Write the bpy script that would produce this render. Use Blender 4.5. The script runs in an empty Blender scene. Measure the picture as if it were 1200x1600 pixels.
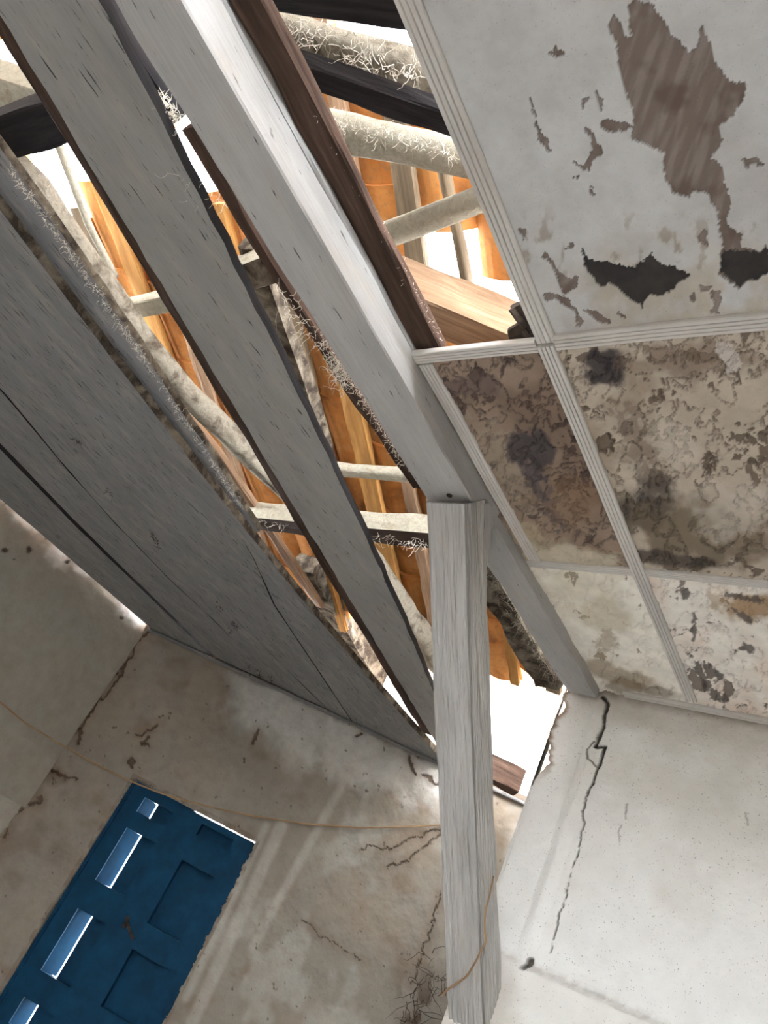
import bpy, math, random
import numpy as np
from mathutils import Matrix, Vector

# ---------------------------------------------------------------- camera, world, light, exposure
sc = bpy.context.scene
S = 1.2                                   # metres per layout unit (layout origin = eye point)
EYE = np.array([0.0, 0.0, 1.55])
RC = np.array([[0.78978231, 0.4474266, 0.41958711],
               [-0.04097454, -0.64403794, 0.76389543],
               [0.61201715, -0.62050349, -0.49031667]])
_u, _s, _v = np.linalg.svd(RC); RC = _u @ _v
FPX = 1200.0
cam = bpy.data.cameras.new('camera'); camo = bpy.data.objects.new('camera', cam)
sc.collection.objects.link(camo); sc.camera = camo
M = Matrix([list(RC.T[i]) + [EYE[i]] for i in range(3)] + [[0, 0, 0, 1]])
camo.matrix_world = M
cam.sensor_fit = 'VERTICAL'; cam.sensor_height = 36.0; cam.lens = FPX / 1600 * 36.0
cam.clip_start = 0.02

world = bpy.data.worlds.new('World'); sc.world = world; world.use_nodes = True
bg = world.node_tree.nodes['Background']
bg.inputs[0].default_value = (0.90, 0.945, 1.0, 1); bg.inputs[1].default_value = 1.0
sc.view_settings.view_transform = 'Standard'; sc.view_settings.look = 'None'
sc.view_settings.gamma = 1.0; sc.view_settings.use_curve_mapping = False
sc.view_settings.exposure = 5.5
sc.cycles.max_bounces = 8; sc.cycles.diffuse_bounces = 7; sc.cycles.adaptive_threshold = .035
sc.cycles.sample_clamp_indirect = 6.0

def portal(loc, size_x, size_y, direction):
    l = bpy.data.lights.new('daylight_portal', 'AREA'); l.shape = 'RECTANGLE'
    l.size = size_x; l.size_y = size_y; l.cycles.is_portal = True
    o = bpy.data.objects.new('daylight_portal', l); sc.collection.objects.link(o)
    o.location = loc; o.rotation_euler = Vector(direction).to_track_quat('-Z', 'Y').to_euler()

# ---------------------------------------------------------------- layout helpers
rng = np.random.default_rng(7); random.seed(7)
def W(p):                                  # layout units -> world metres
    return np.asarray(p, float) * S + EYE
def ray(p):
    return RC.T @ np.array([p[0] - 600.0, 800.0 - p[1], -FPX])
def gz(p, z=1.0):                          # photo point on the horizontal plane z
    w = ray(p); return w * z / w[2]
def project(P):                            # layout points (n,3) -> photo pixels
    q = np.asarray(P, float) @ RC.T
    return 600 - q[..., 0] * FPX / q[..., 2], 800 + q[..., 1] * FPX / q[..., 2]

# plan of the room (layout units)
A0 = gz((230, 980)); _b = gz((685, 1190)); AD = (_b - A0); AD /= np.linalg.norm(AD)
AN = np.array([AD[1], -AD[0], 0.0])        # window wall, normal into the room
XB = -3.448; YC = 2.07; XCR = -.985        # left wall, right back wall, its outer corner
DD = np.array([-.415, .910, 0.0]); DD /= np.linalg.norm(DD); D0 = np.array([XCR, YC, 0.0])
DN = np.array([-DD[1], DD[0], 0.0])
_m = np.array([[AD[0], -DD[0]], [AD[1], -DD[1]]])
ULEN, DLEN = np.linalg.solve(_m, (D0 - A0)[:2])
XR, YF, ZF = 1.7, -2.4, -EYE[2] / S
def on_a(p):
    w = ray(p); P = w * (AN @ A0) / (AN @ w); return P
def on_y(p, y=YC):
    w = ray(p); return w * y / w[1]
def on_d(p):
    w = ray(p); return w * (DN @ D0) / (DN @ w)

def hash2(ix, iy, seed):
    h = (ix.astype(np.int64) * 374761393 + iy.astype(np.int64) * 668265263 + seed * 974634777) & 0xFFFFFFFF
    h = ((h ^ (h >> 13)) * 1274126177) & 0xFFFFFFFF
    return ((h ^ (h >> 16)) & 0xFFFF) / 65535.0
def vnoise(x, y, seed=0):
    x = np.asarray(x, float); y = np.asarray(y, float)
    ix = np.floor(x); iy = np.floor(y); fx = x - ix; fy = y - iy
    fx = fx * fx * (3 - 2 * fx); fy = fy * fy * (3 - 2 * fy)
    a = hash2(ix, iy, seed); b = hash2(ix + 1, iy, seed); c = hash2(ix, iy + 1, seed); d = hash2(ix + 1, iy + 1, seed)
    return (a * (1 - fx) + b * fx) * (1 - fy) + (c * (1 - fx) + d * fx) * fy
def fbm(x, y, seed=0, o=4):
    t = 0; a = .5; n = 0
    for i in range(o):
        t = t + a * vnoise(x * 2 ** i, y * 2 ** i, seed + i * 17); n += a; a *= .55
    return t / n
def sstep(a, b, x):
    t = np.clip((x - a) / (b - a), 0, 1); return t * t * (3 - 2 * t)
def inpoly(x, y, poly):
    r = np.zeros(np.shape(x), bool); n = len(poly)
    for i in range(n):
        x0, y0 = poly[i]; x1, y1 = poly[(i + 1) % n]
        if y0 == y1: continue
        c = ((y0 > y) != (y1 > y)) & (x < (x1 - x0) * (y - y0) / (y1 - y0) + x0)
        r ^= c
    return r
def distline(x, y, pts):
    d = np.full(np.shape(x), 1e9)
    for (x0, y0), (x1, y1) in zip(pts[:-1], pts[1:]):
        dx, dy = x1 - x0, y1 - y0; L = dx * dx + dy * dy + 1e-9
        t = np.clip(((x - x0) * dx + (y - y0) * dy) / L, 0, 1)
        d = np.minimum(d, np.hypot(x - x0 - t * dx, y - y0 - t * dy))
    return d

def link(name, me, mat, parent=None, smooth=False):
    o = bpy.data.objects.new(name, me); sc.collection.objects.link(o)
    if mat and not me.materials: me.materials.append(mat)
    if parent: o.parent = parent
    if smooth:
        me.polygons.foreach_set('use_smooth', [True] * len(me.polygons))
    return o
def mesh(name, V, F, uv=None, col=None):
    me = bpy.data.meshes.new(name)
    me.from_pydata([tuple(map(float, v)) for v in V], [], [tuple(f) for f in F])
    if uv is not None:
        l = me.uv_layers.new(name='UVMap'); vi = np.zeros(len(me.loops), int)
        me.loops.foreach_get('vertex_index', vi)
        l.data.foreach_set('uv', np.asarray(uv, np.float32)[vi].ravel())
    if col is not None:
        a = me.color_attributes.new('Col', 'FLOAT_COLOR', 'POINT')
        c = np.ones((len(V), 4), np.float32); c[:, :3] = col
        a.data.foreach_set('color', c.ravel())
    me.update(); return me
def empty(name, loc=(0, 0, 0), parent=None):
    o = bpy.data.objects.new(name, None); sc.collection.objects.link(o)
    o.empty_display_size = .1
    return o
def tag(o, label, cat, group=None, kind=None):
    o['label'] = label; o['category'] = cat
    if group: o['group'] = group
    if kind: o['kind'] = kind
    return o
def structure(o):
    o['kind'] = 'structure'; return o
class Merge:                               # several shapes that make ONE piece
    def __init__(s): s.V = []; s.F = []; s.U = []
    def add(s, V, F, U=None):
        b = len(s.V); s.V += [tuple(v) for v in V]; s.F += [tuple(i + b for i in f) for f in F]
        s.U += [tuple(u) for u in U] if U is not None else [(0.0, 0.0)] * len(V)
    def box(s, c0, ax, ay, az):            # corner + three edge vectors (world metres)
        c0, ax, ay, az = map(lambda q: np.asarray(q, float), (c0, ax, ay, az))
        V = [c0 + i * ax + j * ay + k * az for k in (0, 1) for j in (0, 1) for i in (0, 1)]
        s.add(V, [(0, 2, 3, 1), (4, 5, 7, 6), (0, 1, 5, 4), (2, 6, 7, 3), (0, 4, 6, 2), (1, 3, 7, 5)])
    def mesh(s, name): return mesh(name, s.V, s.F, s.U)

# ---------------------------------------------------------------- materials
def nodemat(name, rough=.85, spec=.2):
    m = bpy.data.materials.new(name); m.use_nodes = True
    b = m.node_tree.nodes['Principled BSDF']; b.inputs['Roughness'].default_value = rough
    b.inputs['Specular IOR Level'].default_value = spec
    return m, m.node_tree.nodes, m.node_tree.links, b
def N(ns, t, **kw):
    n = ns.new(t)
    for k, v in kw.items():
        if k in n.inputs.keys(): n.inputs[k].default_value = v
        else: setattr(n, k, v)
    return n
def mapped(ns, ls, coord, scale):
    tc = ns.new('ShaderNodeTexCoord'); mp = ns.new('ShaderNodeMapping')
    mp.inputs['Scale'].default_value = scale; ls.new(tc.outputs[coord], mp.inputs['Vector'])
    return mp.outputs['Vector']
def noise(ns, ls, vec, scale, detail=5, rough=.6, dist=0):
    n = ns.new('ShaderNodeTexNoise'); n.inputs['Scale'].default_value = scale
    n.inputs['Detail'].default_value = detail; n.inputs['Roughness'].default_value = rough
    n.inputs['Distortion'].default_value = dist; ls.new(vec, n.inputs['Vector']); return n.outputs['Fac']
def ramp(ns, ls, fac, stops):
    r = ns.new('ShaderNodeValToRGB'); e = r.color_ramp.elements
    while len(e) < len(stops): e.new(.5)
    for el, (p, c) in zip(e, stops):
        el.position = p; el.color = (*c, 1) if len(c) == 3 else c
    ls.new(fac, r.inputs['Fac']); return r.outputs['Color']
def mix(ns, ls, fac, a, b, blend='MIX'):
    m = ns.new('ShaderNodeMix'); m.data_type = 'RGBA'; m.blend_type = blend
    if isinstance(fac, float): m.inputs[0].default_value = fac
    else: ls.new(fac, m.inputs[0])
    for i, v in ((6, a), (7, b)):
        if isinstance(v, tuple): m.inputs[i].default_value = (*v, 1)
        else: ls.new(v, m.inputs[i])
    return m.outputs[2]
def bump(ns, ls, b, h, strength=.4, dist=.004):
    n = ns.new('ShaderNodeBump'); n.inputs['Strength'].default_value = strength
    n.inputs['Distance'].default_value = dist; ls.new(h, n.inputs['Height']); ls.new(n.outputs['Normal'], b.inputs['Normal'])

def painted_wood(name, base, crack, amount=.36, grain=.25, ridge=None, warm=(.42, .36, .29)):
    m, ns, ls, b = nodemat(name, .7)
    fine = mapped(ns, ls, 'UV', (8.0, 75.0, 1)); wide = mapped(ns, ls, 'UV', (1.2, 4.0, 1))
    n1 = noise(ns, ls, fine, 1.6, 6, .62, .35); n2 = noise(ns, ls, wide, 2.0, 4)
    grime = ramp(ns, ls, n2, [(.3, tuple(c * .78 for c in base)), (.65, base)])
    tint = mix(ns, ls, ramp(ns, ls, noise(ns, ls, wide, 5.0, 5), [(.5, (0, 0, 0)), (.75, (.45,) * 3)]), grime, warm)
    mask = ramp(ns, ls, n1, [(amount - .06, (1, 1, 1)), (amount, (0, 0, 0))])
    c = mix(ns, ls, mask, tint, crack)
    gr = noise(ns, ls, mapped(ns, ls, 'UV', (4.0, 130.0, 1)), 1.5, 3)
    c = mix(ns, ls, ramp(ns, ls, gr, [(.35, (grain,) * 3), (.6, (0, 0, 0))]), c, tuple(k * .55 for k in base))
    ls.new(c, b.inputs['Base Color'])
    if ridge:
        w = noise(ns, ls, mapped(ns, ls, 'UV', (2.2, 75.0, 1)), 1.4, 2, .5, 1.1)
        bump(ns, ls, b, w, ridge, .012)
    else: bump(ns, ls, b, n1, .35, .004)
    return m
def raw_wood(name, dark, light, scale=(2.5, 40.0, 1), rough=.9, bs=.5):
    m, ns, ls, b = nodemat(name, rough, .1)
    n1 = noise(ns, ls, mapped(ns, ls, 'UV', scale), 1.5, 6, .65, .5)
    n2 = noise(ns, ls, mapped(ns, ls, 'UV', (1.5, 5.0, 1)), 2.0, 4)
    c = ramp(ns, ls, n1, [(.3, dark), (.7, light)])
    c = mix(ns, ls, ramp(ns, ls, n2, [(.35, (.6,) * 3), (.65, (0, 0, 0))]), c, tuple(k * .6 for k in dark))
    ls.new(c, b.inputs['Base Color']); bump(ns, ls, b, n1, bs, .006); return m
def dusty(name, dust, under, lo=.4, hi=.58):
    m, ns, ls, b = nodemat(name, 1.0, 0.0)
    o = mapped(ns, ls, 'Object', (1, 1, 1))
    n1 = noise(ns, ls, o, 60, 6, .75, .8); n2 = noise(ns, ls, o, 14, 4, .6, .5)
    c = mix(ns, ls, ramp(ns, ls, n2, [(lo, (1, 1, 1)), (hi, (0, 0, 0))]), dust, under)
    c = mix(ns, ls, ramp(ns, ls, n1, [(.35, (.55,) * 3), (.6, (0, 0, 0))]), c, tuple(k * .5 for k in dust))
    ls.new(c, b.inputs['Base Color']); bump(ns, ls, b, n1, .9, .008); return m
def coloured(name, rough=.95, speck=.5, spots=260.0, bs=.35, blotch=.22):
    m, ns, ls, b = nodemat(name, rough, .1)
    at = ns.new('ShaderNodeAttribute'); at.attribute_name = 'Col'
    o = mapped(ns, ls, 'Object', (1, 1, 1))
    n1 = noise(ns, ls, o, 90, 5, .65); n2 = noise(ns, ls, o, 14, 5)
    c = mix(ns, ls, ramp(ns, ls, n2, [(.35, (blotch,) * 3), (.65, (0, 0, 0))]), at.outputs['Color'], (.16, .13, .1))
    sp = noise(ns, ls, o, spots, 2, .5)
    c = mix(ns, ls, ramp(ns, ls, sp, [(.28, (speck,) * 3), (.33, (0, 0, 0))]), c, (.10, .08, .06))
    ls.new(c, b.inputs['Base Color']); bump(ns, ls, b, n1, bs, .004); return m
def plain(name, colr, rough=.9, var=.25, scale=8.0):
    m, ns, ls, b = nodemat(name, rough, .15)
    o = mapped(ns, ls, 'Object', (1, 1, 1)); n1 = noise(ns, ls, o, scale, 6)
    ls.new(ramp(ns, ls, n1, [(.3, tuple(k * (1 - var) for k in colr)), (.7, tuple(min(1, k * (1 + var)) for k in colr))]), b.inputs['Base Color'])
    bump(ns, ls, b, n1, .3, .004); return m

MB = painted_wood('grey_painted_board', (.235, .232, .232), (.03, .03, .03), .41, .2)
MBP = painted_wood('grey_painted_plank', (.30, .288, .276), (.03, .03, .03), .385, .2)
MBE = painted_wood('white_painted_beam', (.43, .42, .405), (.07, .06, .05), .36, .22)
MBR = painted_wood('ridged_painted_brace', (.49, .475, .45), (.09, .075, .06), .26, .15, ridge=.9)
MBT = painted_wood('grooved_batten_paint', (.64, .61, .57), (.12, .1, .08), .28, .2)
MRW = raw_wood('brown_joist_wood', (.035, .021, .016), (.115, .072, .053))
MDW = raw_wood('shaded_brown_wood', (.012, .011, .012), (.035, .03, .03))  # brown wood with its shade put into the near-black tone
MTW = raw_wood('tan_timber', (.22, .13, .075), (.42, .28, .18), (3.5, 55, 1))
MOL = raw_wood('orange_lath_wood', (.30, .14, .04), (.56, .30, .095), (1.5, 30, 1))
MGL = raw_wood('grey_lath_wood', (.10, .075, .05), (.27, .2, .13), (1.5, 30, 1))
MDU = dusty('dusty_pole', (.34, .30, .235), (.09, .065, .045), .3, .5)
MDL = dusty('pale_dusty_pole', (.42, .385, .305), (.26, .215, .15), .25, .4)
MDD = dusty('cobwebbed_dark_timber', (.22, .185, .14), (.04, .03, .024), .42, .62)
MCW = plain('cobweb_silk', (.62, .57, .48), 1.0, .1)
MDB = plain('dark_debris', (.06, .045, .035), 1.0, .5, 30)
MWA = coloured('stained_plaster', .95, .35, 120)
MWC = coloured('whitewashed_plaster', .95, .6, 200, .25, .07)
MPN = coloured('peeling_ceiling_paint', .9, .3, 300, .5)
MFL = plain('earth_floor', (.60, .59, .575), .95)
MWG = plain('limewash', (.80, .79, .75), .95, .06)
MRS = plain('weathered_roof_boards', (.35, .325, .295), .95, .2)
MPL = plain('plain_whitewash', (.66, .63, .58), .95, .1)
def tile_material():
    m, ns, ls, b = nodemat('terracotta_tile', .85, .15)
    oi = ns.new('ShaderNodeObjectInfo'); o = mapped(ns, ls, 'Object', (1, 1, 1))
    ad = ns.new('ShaderNodeVectorMath'); ad.operation = 'ADD'; ls.new(o, ad.inputs[0])
    sc_ = ns.new('ShaderNodeVectorMath'); sc_.operation = 'SCALE'; ls.new(oi.outputs['Location'], sc_.inputs[0]); sc_.inputs['Scale'].default_value = 7.0
    ls.new(sc_.outputs[0], ad.inputs[1])
    n1 = noise(ns, ls, ad.outputs[0], 6, 5, .6, .4); n2 = noise(ns, ls, ad.outputs[0], 45, 4)
    c = ramp(ns, ls, n1, [(.28, (.22, .085, .03)), (.45, (.54, .22, .062)), (.62, (.64, .30, .095)), (.8, (.48, .27, .13))])
    c = mix(ns, ls, ramp(ns, ls, n2, [(.3, (.5,) * 3), (.5, (0, 0, 0))]), c, (.30, .18, .10))
    hs = ns.new('ShaderNodeHueSaturation'); ls.new(c, hs.inputs['Color'])
    mr = ns.new('ShaderNodeMapRange'); ls.new(oi.outputs['Random'], mr.inputs[0]); mr.inputs[3].default_value = .72; mr.inputs[4].default_value = 1.15
    ls.new(mr.outputs[0], hs.inputs['Value']); ls.new(hs.outputs[0], b.inputs['Base Color'])
    bump(ns, ls, b, n2, .3, .003); return m
MTI = tile_material()
def blue_material():
    m, ns, ls, b = nodemat('blue_shutter_paint', .6, .15)
    n1 = noise(ns, ls, mapped(ns, ls, 'Object', (1, 1, 1)), 9, 6, .65)
    ls.new(ramp(ns, ls, n1, [(.3, (.001, .024, .058)), (.7, (.002, .046, .105))]), b.inputs['Base Color'])
    bump(ns, ls, b, n1, .3, .004); return m
MBL = blue_material()
MCB = plain('tan_cable', (.34, .22, .12), .8)

# ---------------------------------------------------------------- builders
def resample(pts, n):
    pts = np.asarray(pts, float); d = np.r_[0, np.cumsum(np.linalg.norm(np.diff(pts, axis=0), axis=1))]
    t = np.linspace(0, d[-1], n); return np.stack([np.interp(t, d, pts[:, k]) for k in range(pts.shape[1])], 1), t
def sweep(pts, w, h, up=(0, 0, 1), seg=.05, rough=.004, seed=0, roundness=0.0, taper=(1, 1), bow=0, dense=0):
    """timber along a world-space polyline; rectangular (roundness 0) to round (1) section"""
    pts = np.asarray(pts, float); L = np.sum(np.linalg.norm(np.diff(pts, axis=0), axis=1))
    n = max(4, int(L / seg)); P, t = resample(pts, n)
    T = np.gradient(P, axis=0); T /= np.linalg.norm(T, axis=1)[:, None]
    k = 16; ang = np.linspace(0, 2 * math.pi, k, endpoint=False) + math.pi / k
    e = 2.0 / 2.3
    cx = np.sign(np.cos(ang)) * np.abs(np.cos(ang)) ** e; cy = np.sign(np.sin(ang)) * np.abs(np.sin(ang)) ** e
    if roundness < .5:                     # rectangular section with a small worn chamfer
        a, b = 1 - .008 / w, 1 - .008 / h
        q = [(1, -b), (1, -.35 * b), (1, .35 * b), (1, b), (a, 1), (.35 * a, 1), (-.35 * a, 1), (-a, 1)]
        if dense:
            t_ = np.linspace(-1, 1, dense); q = [(1, b * x) for x in t_] + [(-a * x, 1) for x in t_]
            k = 4 * dense; ang = np.linspace(0, 2 * math.pi, k, endpoint=False)
        q += [(-x, -y) for x, y in q]; cx = np.array([p[0] for p in q]); cy = np.array([p[1] for p in q])
    per = np.r_[0, np.cumsum(np.hypot(np.diff(cx * w / 2), np.diff(cy * h / 2)))]
    V = []; U = []
    for i in range(n):
        s = np.cross(T[i], up); s /= np.linalg.norm(s); u = np.cross(s, T[i])
        f = taper[0] + (taper[1] - taper[0]) * t[i] / L
        nz = (vnoise(t[i] * 9 + 0 * ang, np.arange(k) * .9 * (16 / k), seed) - .5) * 2 * rough
        if dense:
            wv = per + .006 * np.sin(t[i] * 14 + seed) + .01 * (vnoise(t[i] * 5 + 0 * per, per * 25, seed + 2) - .5)
            r_ = vnoise(t[i] * 3.0 + 0 * per, wv * 150, seed + 3) * .7 + vnoise(t[i] * 8.0 + 0 * per, wv * 320, seed + 4) * .3
            nz = nz + (sstep(.25, .6, r_) - 1) * .0032
        wob = (vnoise(np.array([t[i] * 2.0]), np.array([seed * 3.1]), seed + 5)[0] - .5) * bow
        for j in range(k):
            V.append(P[i] + s * (cx[j] * (w / 2 * f + nz[j]) + wob) + u * (cy[j] * (h / 2 * f + nz[j])))
            U.append((t[i], per[j] + seed * .37))
    F = [(i * k + j, i * k + (j + 1) % k, (i + 1) * k + (j + 1) % k, (i + 1) * k + j) for i in range(n - 1) for j in range(k)]
    F += [tuple(range(k))[::-1], tuple(range((n - 1) * k, n * k))]
    F = [f[::-1] for f in F]
    return V, F, U
def timber(name, mat, pts, w, h, parent=None, **kw):
    V, F, U = sweep(pts, w, h, **kw); return link(name, mesh(name, V, F, U), mat, parent, smooth=kw.get('roundness', 0) > .5)
def grid_surface(nu, nv, pos, keep=None, close=None):
    """pos: (nu,nv,3) array -> V,F (quads), optionally dropping quads"""
    V = pos.reshape(-1, 3); i, j = np.meshgrid(np.arange(nu - 1), np.arange(nv - 1), indexing='ij')
    a = i * nv + j; F = np.stack([a, a + nv, a + nv + 1, a + 1], -1)
    if keep is not None: F = F[keep]
    return V, F.reshape(-1, 4)
def strip_board(name, xl, xr, y0, y1, z, thick, mat, parent, seed, edge=None, na=70, m=5, jit=.004, sag=0.0, cup=0.0, tilt=0.0):
    """ceiling board: xl(y), xr(y) edge curves in layout units; y1 may be a function of x"""
    B = []; U = []
    for i in range(na):
        t = i / (na - 1)
        for j in range(m):
            c = j / (m - 1); y = y0 + 1.0 * t
            ye = y1
            if callable(y1):
                yy = 2.0
                for _ in range(6): yy = y1(xl(yy) * (1 - c) + xr(yy) * c)
                ye = yy
            y = y0 + (ye - y0) * t
            x = xl(y) * (1 - c) + xr(y) * c
            if j in (0, m - 1):
                x += (float(vnoise(np.array([y * 22.]), np.array([seed * 1.7 + j]), seed)[0]) - .5) * jit * 2
            zz = z - sag * math.sin(math.pi * t) + cup * (2 * c - 1) ** 2 + tilt * (c - .5)
            B.append((x, y, zz)); U.append((y * S + seed * .7, (x + seed * .13) * S))
    B = np.array(B); Tt = B.copy(); Tt[:, 2] += thick
    V = [W(p) for p in np.r_[B, Tt]]; n = na * m; U = U + [(u + .31, v + .17) for u, v in U]
    F = []
    for i in range(na - 1):
        for j in range(m - 1):
            a = i * m + j; F.append((a, a + 1, a + m + 1, a + m)[::-1]); F.append((n + a, n + a + 1, n + a + m + 1, n + a + m))
        for j, s in ((0, 1), (m - 1, -1)):
            a = i * m + j; q = (a, a + m, n + a + m, n + a); F.append(q[::-1] if s > 0 else q)
    for i in (0, na - 1):
        for j in range(m - 1):
            a = i * m + j; F.append((a, a + 1, n + a + 1, n + a))
    me = mesh(name, V, F, U); me.update()
    import bmesh
    bm = bmesh.new(); bm.from_mesh(me); bmesh.ops.recalc_face_normals(bm, faces=bm.faces); bm.to_mesh(me); bm.free()
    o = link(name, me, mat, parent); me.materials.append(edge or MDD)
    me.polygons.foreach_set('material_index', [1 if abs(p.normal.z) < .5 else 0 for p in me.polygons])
    return o
def curve_px(pts, z=1.0):
    q = sorted([tuple(gz(p, z)[:2]) for p in pts], key=lambda a: a[1])
    ys = np.array([a[1] for a in q]); xs = np.array([a[0] for a in q])
    if len(q) >= 5: pf = np.polyfit(ys, xs, 2); xs = np.polyval(pf, ys)
    s0 = (xs[-1] - xs[0]) / max(ys[-1] - ys[0], .01) * .3
    def f(y):
        if y < ys[0]: return float(xs[0] + s0 * (y - ys[0]))
        if y > ys[-1]: return float(xs[-1] + (xs[-1] - xs[-2]) / max(ys[-1] - ys[-2], .05) * (y - ys[-1]))
        return float(np.interp(y, ys, xs))
    return f
def ya(x): return float(A0[1] + (x - A0[0]) * AD[1] / AD[0]) + .012

# ================================================================ SETTING
# ---- floor
mb = Merge(); mb.box(W((XB - .4, YF - .4, ZF)) - [0, 0, .1], (6.6, 0, 0), (0, 7.6, 0), (0, 0, .1))
structure(link('floor', mb.mesh('floor'), MFL))

# ---- window wall (oblique, left of the brace)
WU0, WU1, WZ0, WZ1 = .385, 1.052, -.74, .325       # window opening in wall coordinates
def darken(col, m, c): col[...] = col * (1 - m[..., None]) + np.asarray(c) * m[..., None]
def warp(PX, PY, amp, sc_, seed=3):
    return PX + (fbm(PX * sc_, PY * sc_, seed) - .5) * amp, PY + (fbm(PX * sc_, PY * sc_, seed + 9) - .5) * amp
def wall_a():
    us = np.arange(-.02, ULEN + .03, .005); zs = np.arange(-.8, 1.0251, .005)
    Ug, Zg = np.meshgrid(us, zs, indexing='ij')
    P = A0[None, None] * [1, 1, 0] + Ug[..., None] * AD + Zg[..., None] * np.array([0, 0, 1.0])
    PX, PY = project(P)
    h = (fbm(Ug * 3, Zg * 3, 1) - .5) * .035 + (fbm(Ug * 14, Zg * 14, 2) - .5) * .012
    col = np.ones(P.shape) * np.array([.27, .246, .208])
    darken(col, sstep(.45, .75, fbm(Ug * 4, Zg * 4, 5)) * .5, (.33, .275, .215))
    darken(col, sstep(.52, .8, fbm(Ug * 7 + 3, Zg * 9, 6)) * .55, (.20, .14, .095))
    darken(col, sstep(.55, .7, fbm(Ug * 5 + 8, Zg * 4, 8)) * .6 * sstep(.5, 1.3, Ug), (.42, .405, .365))
    # pale band under the ceiling edge: light from the ceiling gaps, painted in
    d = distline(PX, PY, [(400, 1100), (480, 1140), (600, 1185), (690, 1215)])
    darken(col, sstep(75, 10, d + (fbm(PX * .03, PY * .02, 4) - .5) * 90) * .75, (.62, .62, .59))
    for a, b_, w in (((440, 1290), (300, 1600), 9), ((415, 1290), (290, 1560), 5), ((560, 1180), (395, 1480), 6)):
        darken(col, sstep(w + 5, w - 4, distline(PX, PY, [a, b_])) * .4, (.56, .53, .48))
    wx, wy = warp(PX, PY, 26, .05); 
    cr = [([(228, 975), (205, 1015), (188, 1045), (160, 1080), (135, 1118), (118, 1136), (118, 1150)], 2.2),
          ([(150, 1082), (130, 1079), (95, 1095), (58, 1122)], 1.8), ([(118, 1134), (95, 1133), (76, 1138)], 1.5),
          ([(200, 1185), (206, 1192)], 3), ([(232, 1150), (222, 1158), (232, 1162)], 2), ([(240, 1128), (210, 1145)], 1),
          ([(398, 1142), (393, 1156)], 2.5), ([(690, 1296), (650, 1300), (600, 1320), (560, 1325)], .7),
          ([(688, 1300), (660, 1316), (640, 1340)], 1.1), ([(685, 1395), (660, 1470), (640, 1540)], .9),
          ([(470, 1440), (520, 1470), (560, 1500)], .6), ([(600, 1350), (640, 1345)], 1.3), ([(0, 1305), (20, 1272), (40, 1248), (60, 1242)], 1.5),
          ([(60, 1185), (85, 1200), (120, 1215)], 1.5), ([(70, 1190), (90, 1205)], 2), ([(40, 1200), (60, 1197)], 1.5), ([(0, 1150), (20, 1140)], 2.2),
          ([(560, 1140), (552, 1150)], 2.5), ([(640, 1185), (645, 1205)], 2.4), ([(0, 990), (12, 982)], 2.5), ([(660, 1205), (690, 1222)], 2)]
    for pts, w in cr:
        d = distline(wx, wy, [(x + (3), y + 3) for x, y in pts]); m_ = sstep(w + 1.0, w - .8, d)
        darken(col, m_ * .92, (.045, .03, .022)); h -= m_ * .008
        darken(col, sstep(16, 3, d) * .28, (.2, .13, .08))
    for (x, y, r) in ((110, 1245, 30), (60, 1290, 26), (95, 1330, 34), (20, 1375, 26), (90, 1210, 28)):
        darken(col, sstep(r, r * .2, np.hypot(wx - x, (wy - y) * 1.2)) * .45 * fbm(PX * .08, PY * .08, 12), (.12, .07, .04))
    sp = fbm(PX * .11, PY * .11, 31, 3); darken(col, sstep(.80, .85, sp) * .8, (.07, .05, .04))
    # grime on the wall head
    darken(col, sstep(.965, 1.0, Zg + (fbm(Ug * 12, Zg * 12, 15) - .5) * .05) * .8, (.13, .10, .08))
    # roots and dirt at lower right
    darken(col, sstep(.5, .62, fbm(PX * .045, PY * .02, 21)) * sstep(1480, 1580, PY) * sstep(590, 660, PX) * .85, (.09, .055, .035))
    P = P + AN * h[..., None]
    uc = (us[:-1] + us[1:]) / 2; zc = (zs[:-1] + zs[1:]) / 2; UC, ZC = np.meshgrid(uc, zc, indexing='ij')
    j = (fbm(UC * 30, ZC * 30, 44) - .5) * .022
    hole = (UC > WU0 + j) & (UC < WU1 + j) & (ZC > WZ0) & (ZC < WZ1 + j)
    edge = (Ug > WU0 - .018) & (Ug < WU1 + .018) & (Zg < WZ1 + .018)
    darken(col, edge * .55 * sstep(.35, .6, fbm(Ug * 25, Zg * 25, 41)), (.16, .11, .08))
    V, F = grid_surface(len(us), len(zs), P, ~hole)
    V = V * S + EYE; C = col.reshape(-1, 3)
    V = list(map(tuple, V)); F = list(map(tuple, F[:, ::-1])); C = list(map(tuple, C))
    def bx(u0, u1, z0, z1, d0, d1):
        b = len(V); c = A0 * [1, 1, 0] + AD * u0 + np.array([0, 0, z0]) - AN * d0
        p0 = W(c); ax = AD * (u1 - u0) * S; ay = -AN * (d1 - d0) * S; az = np.array([0, 0, (z1 - z0) * S])
        V.extend(tuple(p0 + i * ax + j * ay + k * az) for k in (0, 1) for j in (0, 1) for i in (0, 1))
        F.extend(tuple(b + i for i in f) for f in [(0, 2, 3, 1), (4, 5, 7, 6), (0, 1, 5, 4), (2, 6, 7, 3), (0, 4, 6, 2), (1, 3, 7, 5)])
        C.extend([(.36, .32, .27)] * 8)
    d0, d1 = .03, .27
    bx(-.02, WU0, ZF, 1.0, d0, d1); bx(WU1, ULEN + .1, ZF, 1.0, d0, d1); bx(WU0, WU1, ZF, WZ0, d0, d1); bx(WU0, WU1, WZ1, 1.0, d0, d1)
    bx(-.02, ULEN, ZF, -.79, 0, .031)
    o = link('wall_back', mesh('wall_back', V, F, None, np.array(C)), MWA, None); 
    structure(o)
wall_a()

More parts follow.
